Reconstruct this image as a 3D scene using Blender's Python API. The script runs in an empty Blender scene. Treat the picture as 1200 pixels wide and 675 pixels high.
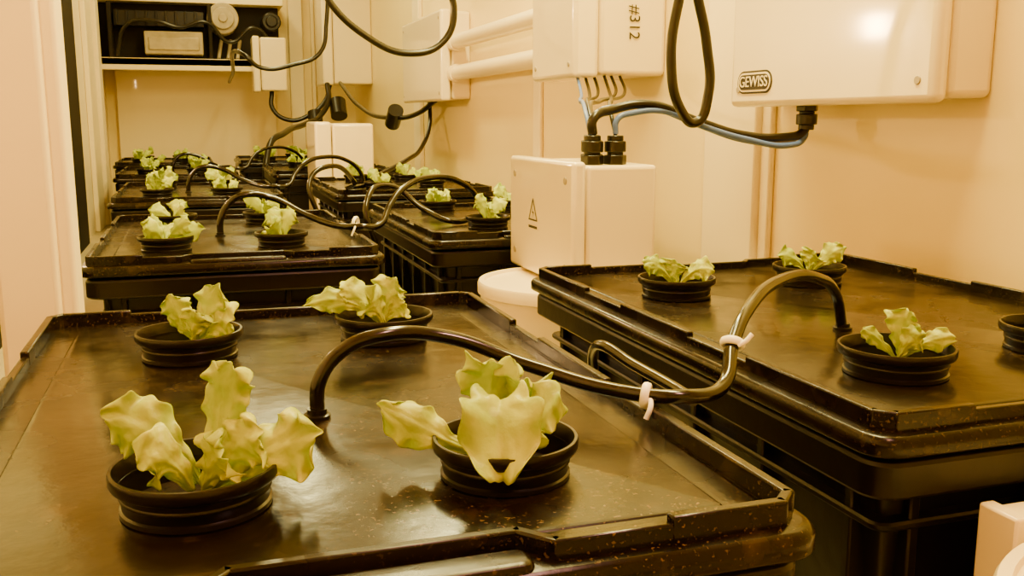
import bpy, bmesh, math, random
from mathutils import Vector, Matrix, noise
S=0.25; FL=-2.6; CE=6.0
def P(x,y,z): return Vector((x*S,y*S,(z-FL)*S))
scn=bpy.context.scene
col=scn.collection
# ---------------------------------------------------------------- materials
def mat(name,c1,c2=None,rough=.5,nscale=20,bump=0,bscale=60,metal=0,spec=.5,transl=0,rvar=0,coat=0,dust=None):
    m=bpy.data.materials.new(name); m.use_nodes=True
    nt=m.node_tree; b=nt.nodes['Principled BSDF']
    b.inputs['Roughness'].default_value=rough
    b.inputs['Metallic'].default_value=metal
    b.inputs['Specular IOR Level'].default_value=spec
    b.inputs['Coat Weight'].default_value=coat
    tc=nt.nodes.new('ShaderNodeTexCoord')
    n=nt.nodes.new('ShaderNodeTexNoise'); n.inputs['Scale'].default_value=nscale; n.inputs['Detail'].default_value=6
    nt.links.new(tc.outputs['Object'],n.inputs['Vector'])
    r=nt.nodes.new('ShaderNodeValToRGB')
    r.color_ramp.elements[0].position=.3; r.color_ramp.elements[1].position=.7
    r.color_ramp.elements[0].color=(*c1,1); r.color_ramp.elements[1].color=(*(c2 or c1),1)
    nt.links.new(n.outputs['Fac'],r.inputs['Fac']); nt.links.new(r.outputs['Color'],b.inputs['Base Color'])
    if dust:
        def thr(scale,a,bb,det=2):
            q=nt.nodes.new('ShaderNodeTexNoise'); q.inputs['Scale'].default_value=scale; q.inputs['Detail'].default_value=det
            nt.links.new(tc.outputs['Object'],q.inputs['Vector'])
            g=nt.nodes.new('ShaderNodeMapRange'); g.inputs['From Min'].default_value=a; g.inputs['From Max'].default_value=bb
            nt.links.new(q.outputs['Fac'],g.inputs['Value']); return g.outputs['Result']
        s1=thr(330,.62,.70); s2=thr(7,.42,.62,4); s3=thr(30,.58,.76,8)
        mu=nt.nodes.new('ShaderNodeMath'); mu.operation='MULTIPLY'; nt.links.new(s1,mu.inputs[0]); nt.links.new(s2,mu.inputs[1])
        m3=nt.nodes.new('ShaderNodeMath'); m3.operation='MULTIPLY'; nt.links.new(s3,m3.inputs[0]); m3.inputs[1].default_value=.3
        ad=nt.nodes.new('ShaderNodeMath'); ad.operation='MAXIMUM'; nt.links.new(mu.outputs[0],ad.inputs[0]); nt.links.new(m3.outputs[0],ad.inputs[1])
        mx=nt.nodes.new('ShaderNodeMix'); mx.data_type='RGBA'
        nt.links.new(ad.outputs[0],mx.inputs['Factor']); nt.links.new(r.outputs['Color'],mx.inputs['A']); mx.inputs['B'].default_value=(*dust,1)
        nt.links.new(mx.outputs['Result'],b.inputs['Base Color'])
    if rvar:
        mr=nt.nodes.new('ShaderNodeMapRange'); mr.inputs['To Min'].default_value=rough-rvar; mr.inputs['To Max'].default_value=rough+rvar
        mr.inputs['From Min'].default_value=.3; mr.inputs['From Max'].default_value=.7
        nt.links.new(n.outputs['Fac'],mr.inputs['Value']); nt.links.new(mr.outputs['Result'],b.inputs['Roughness'])
    if bump:
        n2=nt.nodes.new('ShaderNodeTexNoise'); n2.inputs['Scale'].default_value=bscale; n2.inputs['Detail'].default_value=4
        nt.links.new(tc.outputs['Object'],n2.inputs['Vector'])
        bp=nt.nodes.new('ShaderNodeBump'); bp.inputs['Strength'].default_value=bump; bp.inputs['Distance'].default_value=.003
        nt.links.new(n2.outputs['Fac'],bp.inputs['Height']); nt.links.new(bp.outputs['Normal'],b.inputs['Normal'])
    if transl:
        t=nt.nodes.new('ShaderNodeBsdfTranslucent'); nt.links.new(r.outputs['Color'],t.inputs['Color'])
        mx=nt.nodes.new('ShaderNodeMixShader'); mx.inputs['Fac'].default_value=transl
        out=nt.nodes['Material Output']
        nt.links.new(b.outputs[0],mx.inputs[1]); nt.links.new(t.outputs[0],mx.inputs[2]); nt.links.new(mx.outputs[0],out.inputs['Surface'])
    return m
M_LID=mat('lid_plastic',(.004,.002,.0003),(.008,.004,.0008),rough=.23,nscale=9,bump=.18,bscale=36,rvar=.1,spec=.22,dust=(.10,.062,.022))
M_BIN=mat('bin_plastic',(.004,.002,.0006),(.007,.0035,.001),rough=.34,nscale=6,bump=.12,spec=.26)
M_POT=mat('pot_plastic',(.004,.002,.001),(.007,.004,.001),rough=.28,nscale=30,bump=.1,spec=.3)
M_SOIL=mat('substrate',(.006,.004,.002),(.02,.012,.005),rough=.95,nscale=90,bump=1,bscale=150,spec=.1)
M_HOSE=mat('hose_rubber',(.004,.0025,.001),(.007,.004,.0015),rough=.16,spec=.4)
M_CABLE=mat('cable_black',(.008,.005,.002),rough=.3,spec=.4)
M_BLUE=mat('cable_blue',(.09,.15,.46),rough=.35)
M_TIE=mat('tie_nylon',(.92,.88,.76),rough=.35)
M_WALL=mat('wall_paint',(.84,.66,.22),(.87,.69,.26),rough=.4,nscale=2.5,bump=.05,bscale=30)
M_COL=mat('column_paint',(.86,.71,.37),(.88,.74,.41),rough=.38,nscale=4)
M_BOX=mat('enclosure_plastic',(.84,.69,.37),(.86,.71,.40),rough=.3,nscale=5,coat=.2)
M_BOXL=mat('enclosure_cover',(.86,.71,.41),(.88,.74,.44),rough=.3,nscale=5,coat=.8)
M_BOXL.node_tree.nodes['Principled BSDF'].inputs['Coat Roughness'].default_value=.09
M_FLOOR=mat('floor_coating',(.42,.34,.16),(.50,.41,.2),rough=.6,nscale=8,bump=.2)
M_DARK=mat('dark_gap',(.012,.007,.003),rough=.7,spec=.2)
M_GREY=mat('equipment_grey',(.30,.24,.13),(.40,.32,.19),rough=.4)
M_INK=mat('ink',(.02,.012,.005),rough=.6)
M_LEAF=mat('lettuce_leaf',(.36,.48,.012),(.70,.75,.045),rough=.40,nscale=24,bump=.4,bscale=110,transl=.36,spec=.3)
# ---------------------------------------------------------------- mesh helpers
class MB:
    def __init__(s): s.v=[]; s.f=[]
    def add(s,vs,fs):
        o=len(s.v); s.v+=[Vector(v) for v in vs]; s.f+=[[o+i for i in f] for f in fs]
    def box(s,x0,x1,y0,y1,z0,z1):
        s.add([P(x,y,z) for z in(z0,z1) for (x,y) in((x0,y0),(x1,y0),(x1,y1),(x0,y1))],
              [(3,2,1,0),(4,5,6,7),(0,1,5,4),(1,2,6,5),(2,3,7,6),(3,0,4,7)])
    def beam(s,p,q,w,z0,z1):
        p=Vector(p);q=Vector(q);d=(q-p).normalized();n=Vector((-d.y,d.x))*w/2;p=p-d*w*.35;q=q+d*w*.35
        c=[p-n,q-n,q+n,p+n]
        s.add([P(a.x,a.y,z) for z in(z0,z1) for a in c],
              [(3,2,1,0),(4,5,6,7),(0,1,5,4),(1,2,6,5),(2,3,7,6),(3,0,4,7)])
    def rr(s,x0,x1,y0,y1,r,levels,cap=True):
        loops=[]
        for ins,z in levels:
            rad=max(r-ins*.5,.02); a0,a1,b0,b1=x0+ins,x1-ins,y0+ins,y1-ins; L=[]
            for cx,cy,st in((a1-rad,b1-rad,0),(a0+rad,b1-rad,90),(a0+rad,b0+rad,180),(a1-rad,b0+rad,270)):
                for k in range(7):
                    a=math.radians(st+15*k); L.append(P(cx+rad*math.cos(a),cy+rad*math.sin(a),z))
            loops.append(L)
        n=len(loops[0]); vs=[v for L in loops for v in L]; fs=[]
        for i in range(len(loops)-1):
            for k in range(n):
                fs.append((i*n+k,i*n+(k+1)%n,(i+1)*n+(k+1)%n,(i+1)*n+k))
        if cap: fs.append(list(range(n))[::-1]); fs.append([(len(loops)-1)*n+k for k in range(n)])
        s.add(vs,fs)
    def lathe(s,cx,cy,prof,n=48,capb=True,capt=False,jit=None):
        vs=[];fs=[]
        for r,z in prof:
            for k in range(n):
                a=2*math.pi*k/n; vs.append(P(cx+r*math.cos(a),cy+r*math.sin(a),z))
        for i in range(len(prof)-1):
            for k in range(n): fs.append((i*n+k,i*n+(k+1)%n,(i+1)*n+(k+1)%n,(i+1)*n+k))
        if capb: fs.append(list(range(n))[::-1])
        if capt: fs.append([(len(prof)-1)*n+k for k in range(n)])
        s.add(vs,fs)
    def tube(s,a,b,r,n=24,flange=None):
        a=P(*a);b=P(*b);d=(b-a).normalized();u=d.orthogonal().normalized();w=d.cross(u);r*=S
        vs=[c+u*r*math.cos(2*math.pi*k/n)+w*r*math.sin(2*math.pi*k/n) for c in(a,b) for k in range(n)]
        s.add(vs,[(k,(k+1)%n,n+(k+1)%n,n+k) for k in range(n)]+[list(range(n))[::-1],[n+k for k in range(n)]])
    def make(s,name,m,parent=None,bevel=0,smooth=True,seg=2,angle=35):
        me=bpy.data.meshes.new(name)
        lo=Vector([min(v[i] for v in s.v) for i in range(3)]);hi=Vector([max(v[i] for v in s.v) for i in range(3)])
        o=(lo+hi)/2; o.z=lo.z
        me.from_pydata([v-o for v in s.v],[],s.f); me.materials.append(m)
        bm=bmesh.new(); bm.from_mesh(me); bmesh.ops.recalc_face_normals(bm,faces=bm.faces); bm.to_mesh(me); bm.free()
        ob=bpy.data.objects.new(name,me); ob.location=o; col.objects.link(ob)
        if bevel:
            b=ob.modifiers.new('bev','BEVEL'); b.width=bevel*S; b.segments=seg; b.limit_method='ANGLE'; b.angle_limit=math.radians(angle)
        if smooth:
            me.shade_smooth() if hasattr(me,'shade_smooth') else None
            try: me.set_sharp_from_angle(angle=math.radians(40))
            except Exception: pass
        if parent: attach(ob,parent)
        return ob
def attach(ob,par):
    ob.parent=par; ob.matrix_parent_inverse=Matrix.Translation(-par.location)
def root(name,x,y,z):
    e=bpy.data.objects.new(name,None); e.empty_display_size=.05; e.location=P(x,y,z); col.objects.link(e); return e
def cable(name,pts,r,m,parent=None):
    c=bpy.data.curves.new(name,'CURVE'); c.dimensions='3D'; c.bevel_depth=r*S; c.bevel_resolution=5; c.resolution_u=14; c.use_fill_caps=True
    sp=c.splines.new('BEZIER'); sp.bezier_points.add(len(pts)-1)
    o=P(*pts[0])
    for b,p in zip(sp.bezier_points,pts):
        b.co=P(*p)-o; b.handle_left_type=b.handle_right_type='AUTO'
    c.materials.append(m); ob=bpy.data.objects.new(name,c); ob.location=o; col.objects.link(ob)
    if parent: attach(ob,parent)
    return ob
# ---------------------------------------------------------------- room
XL,XR,Y0,Y1=-2.3,4.8,-5,30.2
def slab(name,m,*a):
    b=MB(); b.box(*a); return b.make(name,m,smooth=False)
slab('floor',M_FLOOR,XL-.3,XR+.3,Y0-.3,Y1+.3,FL-.3,FL)
slab('ceiling',M_WALL,XL-.3,XR+.3,Y0-.3,Y1+.3,CE,CE+.3)
slab('wall_right',M_WALL,XR,XR+.3,Y0,Y1,FL,CE)
slab('wall_left',M_COL,XL-.3,XL,Y0,Y1,FL,CE)
slab('wall_back',M_WALL,XL-.3,XR+.3,Y1,Y1+.3,FL,CE)
slab('wall_front',M_WALL,XL-.3,XR+.3,Y0-.3,Y0,FL,CE)
slab('baseboard_left',M_DARK,XL,XL+.06,Y0,17.2,FL,-1.15)
slab('trim_1',M_DARK,XL,XL+.08,17.2,22.3,FL,CE)
b=MB(); b.box(XR-.12,XR,7.45,8.35,FL,CE); b.box(XR-.06,XR,7.3,7.45,FL,CE); b.make('trim_2',M_COL,bevel=.02)
b=MB(); b.box(XL,XL+.22,26,26.8,FL,CE); b.box(XL,XL+.12,24.5,26,FL,CE); b.make('trim_3',M_COL,bevel=.02)
b=MB(); b.box(2.85,3.25,29.9,Y1,FL,CE); b.box(3.5,3.6,29.9,Y1,FL,CE); b.make('trim_4',M_COL,bevel=.02)
b=MB(); b.box(XR-.1,XR,20.8,21.4,FL,CE); b.box(XR-.06,XR,13.2,13.5,FL,CE); b.make('trim_5',M_COL,bevel=.02)
b=MB(); b.box(-1.05,-.74,5.7,6.2,FL,CE); b.box(-.76,-.66,5.78,6.1,FL,CE)
b.make('support_column',M_COL,bevel=.03,seg=3)
# ---------------------------------------------------------------- bins
def bin_(x0,x1,y0,y1):
    R=root('hydroponic_bin',(x0+x1)/2,(y0+y1)/2,FL)
    b=MB()
    b.rr(x0,x1,y0,y1,.11,[(.03,-1.085),(.005,-1.08),(0,-1.07),(0,-1.03),(.012,-1.01),(.03,-1.004),(.10,-1.0)])
    b.rr(x0,x1,y0,y1,.11,[(.19,-1.01),(.195,-.998),(.21,-.994)])
    w=.032; i=.065; h=-.96
    X0,X1,Ya,Yb=x0+i,x1-i,y0+i,y1-i; cx=(x0+x1)/2; cy=(y0+y1)/2
    ch=.05
    for X,sg in((X0,1),(X1,-1)):
        b.beam((X,Ya+ch),(X,Yb-ch),w,-1.01,h)
        for yy in(Ya,Yb):
            e=1 if yy==Ya else -1
            b.beam((X,yy+e*ch),(X,yy+e*.8),w*1.1,-1.0,-.937)
            b.beam((X,yy+e*ch),(X+sg*ch,yy),w,-1.01,-.937)
            b.beam((X+sg*ch,yy),(X+sg*.35,yy),w*1.1,-1.01,-.937)
        b.beam((X,cy-.35),(X,cy+.35),w*1.1,-1.0,-.94)
    for yy,e in((Ya,1),(Yb,-1)):
        for sg in(-1,1):
            xs=X0+ch if sg<0 else X1-ch
            b.beam((xs,yy),(cx+sg*.40,yy),w,-1.01,-.955)
            b.beam((cx+sg*.40,yy),(cx+sg*.33,yy+e*.08),w,-1.01,-.955)
        b.beam((cx-.33,yy+e*.08),(cx+.33,yy+e*.08),w,-1.01,-.955)
        b.rr(cx-.34,cx+.34,min(yy-e*.05,yy+e*.045),max(yy-e*.05,yy+e*.045),.03,[(0,-1.02),(0,-.995),(.01,-.985)])
    b.make('lid',M_LID,R,bevel=.01)
    b=MB()
    b.rr(x0,x1,y0,y1,.12,[(.16,-1.245),(.06,-1.245),(.035,-1.235),(.035,-1.115),(.05,-1.10),(.3,-1.095)])
    b.rr(x0,x1,y0,y1,.12,[(.30,FL),(.30,FL+.05),(.16,-1.24),(.16,-1.15)])
    b.rr(x0,x1,y0,y1,.12,[(.19,-1.40),(.12,-1.39),(.12,-1.36),(.18,-1.35)])
    for t in(0,.28,.72,1):
        x=x0+.28+(x1-x0-.56)*t
        for yy,e in((y0+.13,1),(y1-.13,-1)):
            b.box(x-.022,x+.022,min(yy,yy+e*.12),max(yy,yy+e*.12),FL+.4,-1.24)
    for t in(0,.2,.4,.6,.8,1):
        y=y0+.3+(y1-y0-.6)*t
        for xx,e in((x0+.13,1),(x1-.13,-1)):
            b.box(min(xx,xx+e*.12),max(xx,xx+e*.12),y-.022,y+.022,FL+.4,-1.24)
    b.make('body',M_BIN,R,bevel=.008,seg=1)
    return R
# ---------------------------------------------------------------- lettuce
YW=math.radians(18.1)
def loc(a,b_,z):
    return Vector((a*math.cos(YW)+b_*math.sin(YW),-a*math.sin(YW)+b_*math.cos(YW),z))
def leaf(mb,cen,b0,c0,t0,W,seed,wd=None,ns=22,nw=14,ruf=1.0,sc=1.08):
    rnd=random.Random(seed); ph=rnd.random()*6; ph2=rnd.random()*6; fr=rnd.uniform(16,22)
    b0=loc(*b0)*sc;c0=loc(*c0)*sc;t0=loc(*t0)*sc; W=W*1.16
    vs=[];fs=[]
    chord=(t0-b0).normalized()
    if wd is None:
        vw=loc(0,-1,.45).normalized(); wv=chord.cross(vw)
    else: wv=loc(*wd)
    wv.normalize()
    Lr=(t0-b0).length
    for i in range(ns+1):
        s=i/ns
        p=(1-s)**2*b0+2*s*(1-s)*c0+s*s*t0
        tg=(2*(1-s)*(c0-b0)+2*s*(t0-c0)).normalized()
        w=(wv-tg*wv.dot(tg)).normalized(); n=tg.cross(w)
        wf=(.14+.86*min(1,(s/.62))**1.3)*math.sqrt(max(0,1-max(0,(s-.68)/.34)**2.4))
        wl=1+.10*math.sin(fr*.6*s+ph)+.07*math.sin(fr*2.1*s+ph2); wr=1+.10*math.sin(fr*.7*s+ph2)+.07*math.sin(fr*1.9*s+ph)
        for j in range(nw+1):
            v=2*j/nw-1; e=abs(v)
            side=wl if v<0 else wr
            x=v*W/2*wf*side
            cup=.20*W*wf*e*e
            r=ruf*.17*W*(e**3.0)*(.25+s)*math.sin(fr*1.25*s+(ph if v<0 else ph2)+e*1.2)
            r+=ruf*.06*W*s**5*math.sin(v*7+ph2)
            ribs=.018*W*e*(1-.4*e)*math.sin(24*(s-.38*e)+ph)
            vein=-.045*W*math.exp(-(v*8)**2)*(1-s*.6)
            crk=.06*W*noise.noise(Vector((s*4.5+seed,v*2.4,seed*.3)))+.015*W*noise.noise(Vector((s*14+seed,v*7,seed*.7)))
            tip=s**6*Lr*(.03*math.sin(v*4+ph)+.010*math.sin(v*11+ph2))-.09*Lr*s**4*e*e
            q=p+w*x+n*(cup+r+vein+crk+ribs)+tg*tip
            vs.append(P(cen[0]+q.x,cen[1]+q.y,cen[2]+q.z))
    for i in range(ns):
        for j in range(nw):
            a=i*(nw+1)+j; fs.append((a,a+1,a+nw+2,a+nw+1))
    mb.add(vs,fs)
RZ=-.878; LT=-.994
def pot(x,y,leaves=None,seed=1,R=.215,big=True):
    E=root('potted_lettuce',x,y,LT)
    b=MB(); n=64 if big else 28
    b.lathe(x,y,[(R*.82,LT),(R*.89,LT+.004),(R*.89,LT+.016),(R*.86,LT+.020),(R*.875,LT+.045),(R*.89,LT+.048),(R*.89,LT+.053),(R*.88,LT+.056),(R*.89,RZ-.042),(R*.945,RZ-.040),(R*.985,RZ-.034),(R*1.0,RZ-.024),(R*1.0,RZ-.004),(R*.99,RZ),(R*.95,RZ),(R*.935,RZ-.008),(R*.90,RZ-.035),(R*.84,LT+.012)],n=n)
    b.make('net_pot',M_POT,E)
    b=MB(); b.lathe(x,y,[(R*.85,LT+.012),(R*.6,LT+.02),(R*.2,LT+.02),(.001,LT+.02)],n=28); b.make('substrate',M_SOIL,E)
    b=MB()
    if leaves is None:
        rnd=random.Random(seed); leaves=[]
        k=rnd.randint(3,5); off=rnd.random()*6
        for i in range(k):
            a=off+i*6.283/k+rnd.uniform(-.4,.4); L=rnd.uniform(.12,.27); z=rnd.uniform(.04,.16)
            ca,sa=math.cos(a),math.sin(a)
            leaves.append(((ca*.02,sa*.02,-.04),(ca*L*.35,sa*L*.35,z*.95),(ca*L,sa*L*.7,z),rnd.uniform(.13,.18)))
    for i,l in enumerate(leaves):
        leaf(b,(x,y,RZ-.01),l[0],l[1],l[2],l[3],seed*17+i*3+1,wd=l[4] if len(l)>4 else None,ns=44 if big else 16,nw=26 if big else 10)
    o=b.make('leaves',M_LEAF,E,smooth=False)
    for p in o.data.polygons: p.use_smooth=True
    m=o.modifiers.new('s','SOLIDIFY'); m.thickness=.0005
    return E
bin_(-.77,1.47,1.90,5.15)
bin_(2.02,4.42,2.42,5.87)
pot(-.04,2.524,[((0,.02,-.05),(-.08,0,.12),(-.21,-.02,.13),.14),
                 ((.0,-.03,-.05),(-.04,-.06,.08),(-.09,-.10,.03),.13),
                 ((.03,.03,-.05),(.05,.05,.16),(.09,.03,.25),.12),
                 ((.05,0,-.05),(.17,0,.05),(.30,0,.08),.16),
                 ((.04,0,-.05),(.10,-.02,.07),(.17,-.03,.09),.14),
                 ((.02,-.02,-.06),(.05,-.05,.04),(.09,-.07,.05),.13)],seed=3)
pot(.795,2.49,[((0,.02,-.04),(-.06,.04,.14),(-.03,.0,.21),.15),
                ((.01,.02,-.03),(.04,.04,.14),(.05,-.02,.16),.15),
                ((.0,.03,-.02),(-.03,-.07,.29),(-.0,-.20,-.05),.185,(1,0,0)),
                ((.01,.0,-.02),(.06,-.08,.15),(.12,-.12,.06),.15),
                ((-.08,0,-.04),(-.18,0,.0),(-.33,0,.09),.11)],seed=8,R=.207)
pot(-.06,4.23,[((.02,0,-.04),(-.05,0,.06),(-.06,0,.15),.11),((.03,0,-.04),(.06,.02,.08),(.12,0,.19),.12),
                ((.04,0,-.04),(.12,0,.06),(.18,-.03,.05),.15),((.02,-.02,-.04),(.03,-.04,.05),(.05,-.05,.09),.13)],seed=7,R=.22)
pot(.795,4.33,[((-.02,0,-.03),(-.16,0,.12),(-.34,0,.04),.10),((-.02,0,-.03),(-.12,.02,.12),(-.19,0,.10),.13),
               ((0,0,-.03),(.0,0,.10),(.05,0,.16),.14),((0,-.02,-.03),(-.04,-.05,.08),(-.06,-.07,.06),.15),((0,0,-.03),(.05,0,.05),(.09,-.03,.06),.12)],seed=9,R=.225)
pot(2.61,3.065,[((0,0,-.04),(-.06,0,.03),(-.13,0,.07),.06),((.02,0,-.04),(.0,0,.08),(.04,0,.14),.11),
                 ((.02,0,-.04),(.12,0,.05),(.22,0,.03),.08),((0,-.02,-.04),(.03,-.04,.05),(.08,-.05,.05),.10)],seed=11,R=.225)
pot(2.58,4.86,[((-.02,0,-.03),(-.1,0,.1),(-.18,0,.07),.11),((0,0,-.03),(-.02,0,.06),(.0,0,.09),.14),
                ((.02,0,-.03),(.1,0,.08),(.2,0,.04),.12)],seed=13,R=.22)
pot(3.57,5.01,[((-.02,0,-.03),(-.1,0,.08),(-.18,0,.06),.11),((0,0,-.03),(-.0,0,.06),(.03,0,.08),.13),
                ((.02,0,-.03),(.1,0,.08),(.2,0,.11),.12)],seed=14,R=.22)
pot(3.54,3.18,[((0,0,-.04),(.08,0,.03),(.14,0,.05),.10),((.0,0,-.04),(.03,0,.06),(.08,.05,.08),.10)],seed=15,R=.22)
rows=[(-.81,1.35,7.15,10.4),(-1.05,1.12,12.7,15.95),(-1.38,.8,18.2,21.4),(-1.75,.45,23.4,26.6)]
for k,(x0,x1,y0,y1) in enumerate(rows):
    bin_(x0,x1,y0,y1)
    for i,(px,py) in enumerate(((x0+.57,y0+.7),(x0+1.44,y0+.7),(x0+.6,y0+2.5),(x0+1.44,y0+2.55))):
        pot(px,py,None,seed=20+k*7+i,R=.21,big=False)
rr=[(1.85,3.85,7.85,11.0),(1.8,4.1,13.2,16.4),(1.4,3.8,18.6,21.9),(1.0,3.4,23.8,27)]
for k,(x0,x1,y0,y1) in enumerate(rr):
    bin_(x0,x1,y0,y1)
    for i,(px,py) in enumerate(((x0+.72,y0+.72),(x0+1.55,y0+.9),(x0+.7,y0+2.6),(x0+1.5,y0+2.5))):
        pot(px,py,None,seed=60+k*7+i,R=.21,big=False)
# ---------------------------------------------------------------- hoses
H=[(.349,3.184,-.995),(.362,3.18,-.86),(.439,3.2,-.773),(.557,3.2,-.729),(.80,3.22,-.75),(1.078,3.1,-.848),(1.316,2.9,-.905),(1.496,2.76,-.918),(1.668,2.8,-.902),(1.796,2.95,-.796),(1.944,3.1,-.709),(2.289,3.4,-.655),(2.598,3.6,-.69),(2.846,3.77,-.82),(2.918,3.807,-.995)]
def hose(dx,dy,zs,r=.025):
    E=root('irrigation_hose',H[0][0]+dx,H[0][1]+dy,-.99)
    pts=[]
    for i,(x,y,z) in enumerate(H):
        zz=z if i in(0,14) else max(-.905 if 5<i<9 else -1,-.9+(z+.9)*zs)
        pts.append((x+dx,y+dy,zz))
    cable('tube',pts,r,M_HOSE,E)
    b=MB()
    for q in(pts[0],pts[-1]):
        b.lathe(q[0],q[1],[(.045,-.994),(.045,-.98),(.034,-.977),(.034,-.96)],n=24,capt=True)
    b.make('grommet',M_POT,E)
    return E
def tie(x,y,z,d,R=.036,tail=(.03,-.03,-.09),par=None):
    bpy.ops.mesh.primitive_torus_add(major_radius=R*S,minor_radius=.010*S,major_segments=28,minor_segments=8,location=P(x,y,z))
    t=bpy.context.object; t.name='tie_band'; t.scale=(1,1,1.6); t.data.materials.append(M_TIE)
    t.rotation_mode='QUATERNION'; t.rotation_quaternion=Vector(d).to_track_quat('Z','Y')
    for p in t.data.polygons: p.use_smooth=True
    attach(t,par)
    cable('tie_tail',[(x,y-R,z),(x+tail[0]*.5,y-R+tail[1],z+tail[2]*.4),(x+tail[0],y-R+tail[1],z+tail[2])],.009,M_TIE,par)
h=hose(0,0,1)
tie(1.40,2.83,-.912,(.9,-.6,-.1),par=h,tail=(-.03,-.03,-.06))
tie(1.80,2.955,-.79,(.45,.5,.9),par=h,tail=(.05,-.01,.04))
h2=hose(-.17,5.5,1.5,.028); tie(1.3,8.33,-.88,(.9,-.6,-.1),R=.05,par=h2,tail=(-.05,-.04,-.1))
hose(-.45,11.0,1.5,.03); hose(-.75,16.4,1.5,.03)
E=root('return_hose',1.62,2.9,-.95)
cable('tube',[(1.60,2.86,-.955),(1.60,3.05,-.95),(1.568,3.3,-.93),(1.53,3.5,-.90),(1.545,3.62,-.95),(1.60,3.75,-1.08),(1.74,4.0,-1.3),(1.75,4.3,-1.8),(1.74,4.4,FL+.03)],.022,M_HOSE,E)
cable('return_hose',[(1.55,8.9,FL+.03),(1.58,8.9,-1.2),(1.5,8.95,-.78),(1.75,9.2,-.62),(2.1,9.1,-.86),(2.3,8.9,-.95),(2.6,9.1,-.94)],.028,M_HOSE)
cable('return_hose',[(1.35,11.6,FL+.03),(1.38,11.6,-1.2),(1.3,11.7,-.7),(1.6,11.9,-.55),(1.9,12.3,-.75),(2.0,13.4,-.92),(2.6,14.4,-.94)],.03,M_HOSE)
# ---------------------------------------------------------------- drums
def drum(x,y,R,zt):
    b=MB()
    b.lathe(x,y,[(R*.9,FL),(R*.97,FL+.03),(R*.97,zt-.10),(R,zt-.09),(R*1.0,zt-.02),(R*.985,zt),(R*.93,zt),(R*.92,zt-.02),(R*.5,zt-.02),(.01,zt-.02)],n=72)
    b.make('plastic_drum',M_BOX,bevel=.0)
drum(2.70,6.78,.72,-1.20)
drum(2.58,1.50,.70,-1.28)
b=MB(); b.box(2.42,4.5,2.24,2.36,FL,-1.25); b.box(2.40,2.46,2.22,2.38,FL,-1.24); b.make('partition_board',M_BOX,bevel=.01)
# ---------------------------------------------------------------- enclosures
def enclosure(name,x0,x1,y0,y1,z0,z1,cov=.2,glands=(),bev=.05,gz=None,screws=True):
    R=root(name,(x0+x1)/2,(y0+y1)/2,z0)
    b=MB(); b.box(x0+cov,x1,y0+.03,y1-.03,z0+.03,z1-.03); b.make('housing',M_BOX,R,bevel=bev,seg=4)
    b=MB(); b.box(x0,x0+cov-.015,y0,y1,z0,z1); b.make('cover',M_BOXL,R,bevel=bev,seg=4)
    if screws:
        b=MB()
        for yy in(y0+.14,y1-.14):
            for zz in(z0+.14,z1-.14):
                b.tube((x0-.008,yy,zz),(x0+.02,yy,zz),.028)
        b.make('screws',M_GREY,R,bevel=.004)
    for gx,gy,up in glands:
        b=MB(); z=z1 if up else z0; e=1 if up else -1
        if up: z-=.03
        else: z+=.03
        def gl(r0,a0,a1,n):
            b.tube((gx,gy,z+e*a0),(gx,gy,z+e*a1),r0,n)
        gl(.085,0,.07,6); gl(.06,.07,.09,16); gl(.08,.09,.17,12); gl(.06,.17,.21,16)
        b.make('gland',M_CABLE,R,bevel=.006)
    return R
B1=enclosure('electrical_enclosure',4.31,4.8,4.90,7.28,.105,1.9,cov=.14,glands=((4.5,6.45,False),))
B2=enclosure('electrical_enclosure',3.74,4.8,9.4,10.7,.43,2.6,cov=.3)
B3=enclosure('electrical_enclosure',2.51,3.18,6.3,7.72,-1.20,-.29,cov=.12,glands=((2.74,6.5,True),(2.92,6.5,True),(2.84,6.75,True)),bev=.03)
B4=enclosure('electrical_enclosure',4.24,4.8,17,20.3,.34,1.93,cov=.2)
B5=enclosure('electrical_enclosure',3.45,4.8,27,28.6,.94,3.6,cov=.3)
B6=enclosure('electrical_enclosure',1.62,2.5,27.05,27.8,.74,2.2,cov=.2)
enclosure('equipment_cabinet',1.98,3.0,16.9,18.2,FL,-.03,cov=.3,screws=False)
def text(s,loc_,size,rot,par,m=M_INK,name='label_text'):
    c=bpy.data.curves.new(name,'FONT'); c.body=s; c.size=size*S; c.extrude=.0004; c.align_x='CENTER'; c.align_y='CENTER'
    c.materials.append(m); o=bpy.data.objects.new(name,c); o.location=P(*loc_); o.rotation_euler=rot; col.objects.link(o); attach(o,par)
hp=math.pi/2
def oval(par,x,cy,cz,wy,wz):
    def ring(o_w,o_h,rad,xa,xb,m,nm):
        b=MB(); L=[]
        for sy,st in((1,-90),(-1,90)):
            for k in range(13):
                a=math.radians(st+15*k); L.append((cy+(o_w-rad)*sy+rad*math.cos(a),cz+rad*math.sin(a)))
        n=len(L); vs=[P(xa,y,z) for y,z in L]+[P(xb,y,z) for y,z in L]
        b.add(vs,[(k,(k+1)%n,n+(k+1)%n,n+k) for k in range(n)]+[list(range(n)),[n+k for k in range(n)]]); b.make(nm,m,par,smooth=False)
    ring(wy,wz,wz,x-.006,x+.01,M_INK,'badge_border'); ring(wy-.015,wz-.015,wz-.015,x-.010,x+.01,M_BOXL,'badge_plate')
    ring(wy-.03,wz-.03,wz-.03,x-.013,x+.01,M_INK,'badge_field')
oval(B1,4.31,6.90,.30,.25,.09)
text('GEWISS',(4.31-.016,6.90,.30),.12,(hp,0,-hp),B1,M_BOXL)
b=MB(); b.box(4.29,4.32,6.05,6.3,.99,1.12); b.make('rating_label',mat('label_green',(.35,.38,.08),rough=.5),B1)
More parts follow.
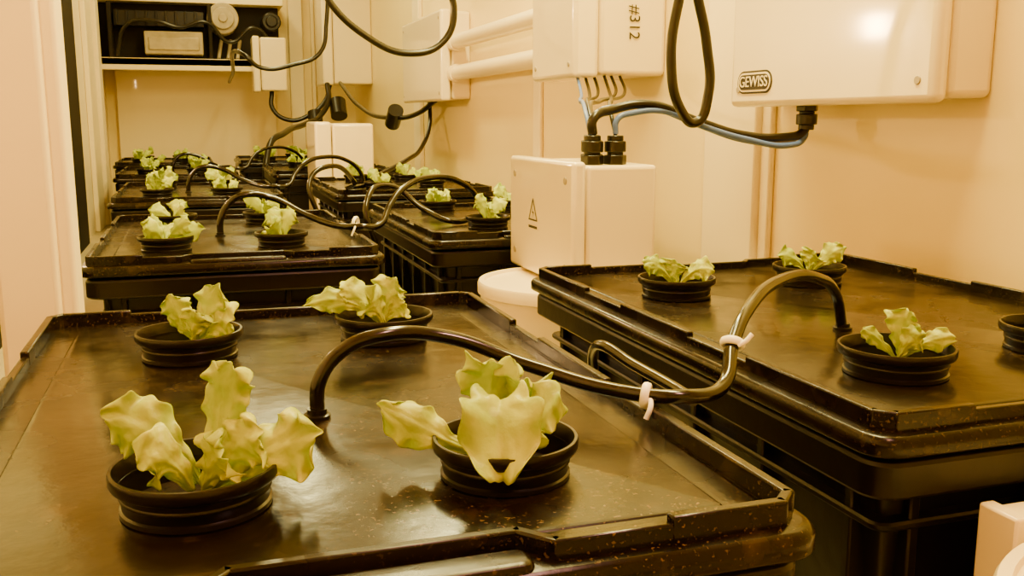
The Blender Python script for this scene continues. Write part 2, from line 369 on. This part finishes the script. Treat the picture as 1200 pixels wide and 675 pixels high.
text('#312',(4.42,9.385+.03,1.0),.17,(hp,hp,0),B2)
b=MB(); x=2.51-.004; cy,cz=7.13,-.72
def tri(rr_,xa): return [P(xa,cy+rr_*math.sin(a),cz+rr_*math.cos(a)) for a in(0,2.094,4.189)]
A=tri(.12,x);B=tri(.095,x); b.add(A+B,[(0,1,4,3),(1,2,5,4),(2,0,3,5)])
b.add([P(x,cy-.008,cz+.05),P(x,cy+.02,cz-.0),P(x,cy-.005,cz),P(x,cy+.005,cz-.045),P(x,cy-.02,cz+.01),P(x,cy+.003,cz+.01)],[(0,1,2,3,4,5)])
b.add([P(x,cy-.1,cz-.10),P(x,cy+.1,cz-.10),P(x,cy+.1,cz-.12),P(x,cy-.1,cz-.12)],[(0,1,2,3)])
b.make('warning_sign',M_INK,B3,smooth=False)
for z in(1.36,.82):
    b=MB(); b.tube((4.5,10.67,z),(4.5,17.03,z),.13,32); b.tube((4.5,10.70,z),(4.5,10.9,z),.16,32); b.tube((4.5,16.8,z),(4.5,17.0,z),.16,32)
    b.make('conduit_pipe',M_BOX)
# cables
E=root('power_cable',2.74,6.5,-.1)
cable('cable_1',[(2.74,6.5,-.10),(2.74,6.5,.0),(2.92,6.55,.075),(3.18,6.5,.112),(3.55,6.4,-.018),(3.91,6.4,-.112),(4.28,6.4,-.13),(4.47,6.44,-.09),(4.5,6.45,-.05)],.035,M_CABLE,E)
cable('cable_2',[(2.92,6.5,-.10),(2.93,6.5,.0),(3.06,6.5,.05),(3.3,6.45,.06),(3.57,6.36,-.05),(3.91,6.35,-.14),(4.28,6.35,-.19),(4.47,6.42,-.13),(4.5,6.45,-.05)],.022,M_BLUE,E)
cable('cable_3',[(2.84,6.75,-.10),(2.84,6.72,.03),(3.02,6.66,.10),(3.25,6.6,.09),(3.6,6.5,-.04),(3.95,6.45,-.15),(4.28,6.45,-.17),(4.45,6.46,-.12),(4.5,6.45,-.05)],.02,M_BLUE,E)
E=root('wiring_bundle',2.8,6.6,-.1)
for i,(gx,gy,m,tx) in enumerate(((2.72,6.5,M_BLUE,3.86),(2.76,6.52,M_CABLE,3.95),(2.84,6.75,M_CABLE,4.05),(2.92,6.5,M_CABLE,4.17),(2.86,6.75,M_CABLE,4.25),(2.80,6.6,M_CABLE,4.35))):
    cable('wire_%d'%(i+1),[(gx,gy,-.10),(gx+.03,gy+.15,.04),(gx+.45+.03*i,gy+1.3,.16),(tx-.12,9.2,.30),(tx,9.6,.46)],.016,m,E)
cable('power_cable',[(3.32,6.3,CE),(3.33,6.3,2),(3.32,6.3,1.0),(3.25,6.3,.418),(3.345,6.3,.061),(3.455,6.3,-.02),(3.556,6.3,.183),(3.527,6.3,.542),(3.42,6.3,1.0),(3.45,6.3,2),(3.5,6.3,CE)],.036,M_CABLE)
cable('power_cable',[(1.3,12,CE),(1.3,12,2.4),(1.57,12,1.5),(2.07,12,1.0),(2.6,12,.81),(3.03,12,.966),(3.17,12,1.36),(3.0,12,1.8),(2.8,12,3),(2.8,12,CE)],.042,M_CABLE)
cable('power_cable',[(1.0,27.3,1.0),(1.0,25,1.1),(1.05,20,1.25),(1.33,20,1.02),(1.99,20,1.09),(2.5,20,1.32),(2.65,20,1.9),(2.65,20,CE)],.042,M_CABLE)
cable('power_cable',[(3.55,27.0,.96),(3.5,26.5,.5),(3.2,26,.1),(2.7,25,-.1),(2.0,23,-.3),(1.6,22.3,-.6),(1.5,22.2,FL+.04)],.07,M_CABLE)
cable('power_cable',[(2.1,27.4,.76),(2.1,27.3,.3),(2.5,27.2,.0),(3.0,27.2,.1),(3.5,27.3,.5),(3.7,27.6,.96)],.06,M_CABLE)
cable('power_cable',[(4.5,19,.36),(4.4,18.6,-.1),(4.1,18,-.5),(3.6,17,-.7),(3.0,16.3,-.9),(2.7,15.5,-.94)],.04,M_CABLE)
cable('power_cable',[(3.9,27,1.0),(3.9,24,.35),(4.0,20.5,.05),(4.3,19,.15),(4.5,18.5,.38)],.05,M_CABLE)
b=MB(); b.tube((4.0,20.3,-.08),(4.0,19.9,.2),.16,16); b.tube((3.75,26.6,.5),(3.75,26.3,.1),.22,16); b.tube((3.2,27.1,.2),(3.2,26.9,-.15),.2,16); b.make('cable_connectors',M_CABLE)
# ---------------------------------------------------------------- far shelf & equipment
b=MB(); b.box(XL,2.55,27.8,Y1,1.42,1.62); b.box(XL,2.55,27.8,27.95,1.30,1.62); b.make('wall_shelf',M_COL,bevel=.02)
b=MB(); b.box(-2.0,2.4,29.9,Y1,FL,1.42); b.make('wall_panel',M_BOX,bevel=.03)
E=root('ventilation_unit',0,29,1.62)
b=MB(); b.box(XL+.02,2.5,29.2,Y1,1.62,3.15); b.box(-2.0,-1.9,28.3,29.2,1.62,3.1); b.box(.55,.65,28.3,29.2,1.62,3.1); b.make('cabinet',M_DARK,E,bevel=.02)
b=MB(); b.box(-1.1,.4,28.2,29.2,1.75,2.35); b.box(-1.0,.3,28.15,28.22,1.85,2.2); b.make('control_box',M_GREY,E,bevel=.03)
b=MB(); b.box(-1.85,.45,28.5,29.2,2.5,2.9)
for k in range(9): b.box(-1.8+k*.25,-1.74+k*.25,28.42,28.5,2.5,2.9)
b.make('radiator',M_BIN,E,bevel=.01)
b=MB(); b.tube((.95,28.4,2.75),(.95,29.2,2.75),.42,36); b.tube((.95,28.3,2.75),(.95,28.4,2.75),.3,36); b.tube((.95,28.25,2.75),(.95,28.3,2.75),.12,24); b.make('fan',M_GREY,E,bevel=.03)
b=MB(); b.tube((2.25,28.4,2.7),(2.25,29.2,2.7),.26,36); b.tube((2.25,28.3,2.7),(2.25,28.4,2.7),.16,36); b.make('duct_port',M_BIN,E,bevel=.03)
b=MB()
for k in range(3): b.tube((.8+k*.25,28.6,1.68),(.9+k*.25,28.9,2.2),.05,12)
b.make('fittings',M_GREY,E)
cable('wiring',[(-1.8,28.3,1.7),(-1.5,28.2,2.5),(-.8,28.1,2.6),(-.2,28.1,2.45),(.5,28.1,2.6),(1.1,28.2,2.1),(1.8,28.2,2.5),(2.3,28.3,1.8)],.05,M_CABLE,E)
b=MB(); b.box(XL,2.6,28.6,Y1,3.15,3.35); b.make('wall_shelf',M_COL,bevel=.02)
# ---------------------------------------------------------------- lights
def area(name,x,y,z,sx,sy,pw,colr,rot=(0,0,0)):
    l=bpy.data.lights.new(name,'AREA'); l.shape='RECTANGLE'; l.size=sx*S; l.size_y=sy*S; l.energy=pw; l.color=colr
    o=bpy.data.objects.new(name,l); o.location=P(x,y,z); o.rotation_euler=rot; col.objects.link(o)
area('ceiling_lamp',2.6,5.0,CE-.1,.7,3.5,88,(1,.80,.26))
area('ceiling_lamp',3.0,10.5,CE-.1,.7,5,92,(1,.86,.32))
area('ceiling_lamp',1.6,20,CE-.1,.7,6,52,(1,.85,.32))
area('ceiling_lamp',.8,26.5,CE-.1,.7,2,13,(1,.85,.32))
area('highlight_helper',XL+.03,13.8,1.54,.34,.5,22,(1,.60,.24),(0,math.radians(-90),0))  # added light without a fixture, makes the highlight on the big enclosure cover
area('pink_fill',1.8,.8,3.0,.6,1.6,20,(1,.45,.34),(0,math.radians(65),0))  # added fill with no fixture, tints the near surfaces pink
w=bpy.data.worlds.new('world'); scn.world=w; w.use_nodes=True
w.node_tree.nodes['Background'].inputs[0].default_value=(1,.8,.5,1); w.node_tree.nodes['Background'].inputs[1].default_value=.3
# ---------------------------------------------------------------- camera
cd=bpy.data.cameras.new('camera'); cd.sensor_width=36; cd.lens=1128/1200*36; cd.clip_start=.01
co=bpy.data.objects.new('camera',cd); co.location=P(0,0,0); co.rotation_euler=(math.radians(80.1),0,math.radians(-18.13)); col.objects.link(co)
scn.camera=co
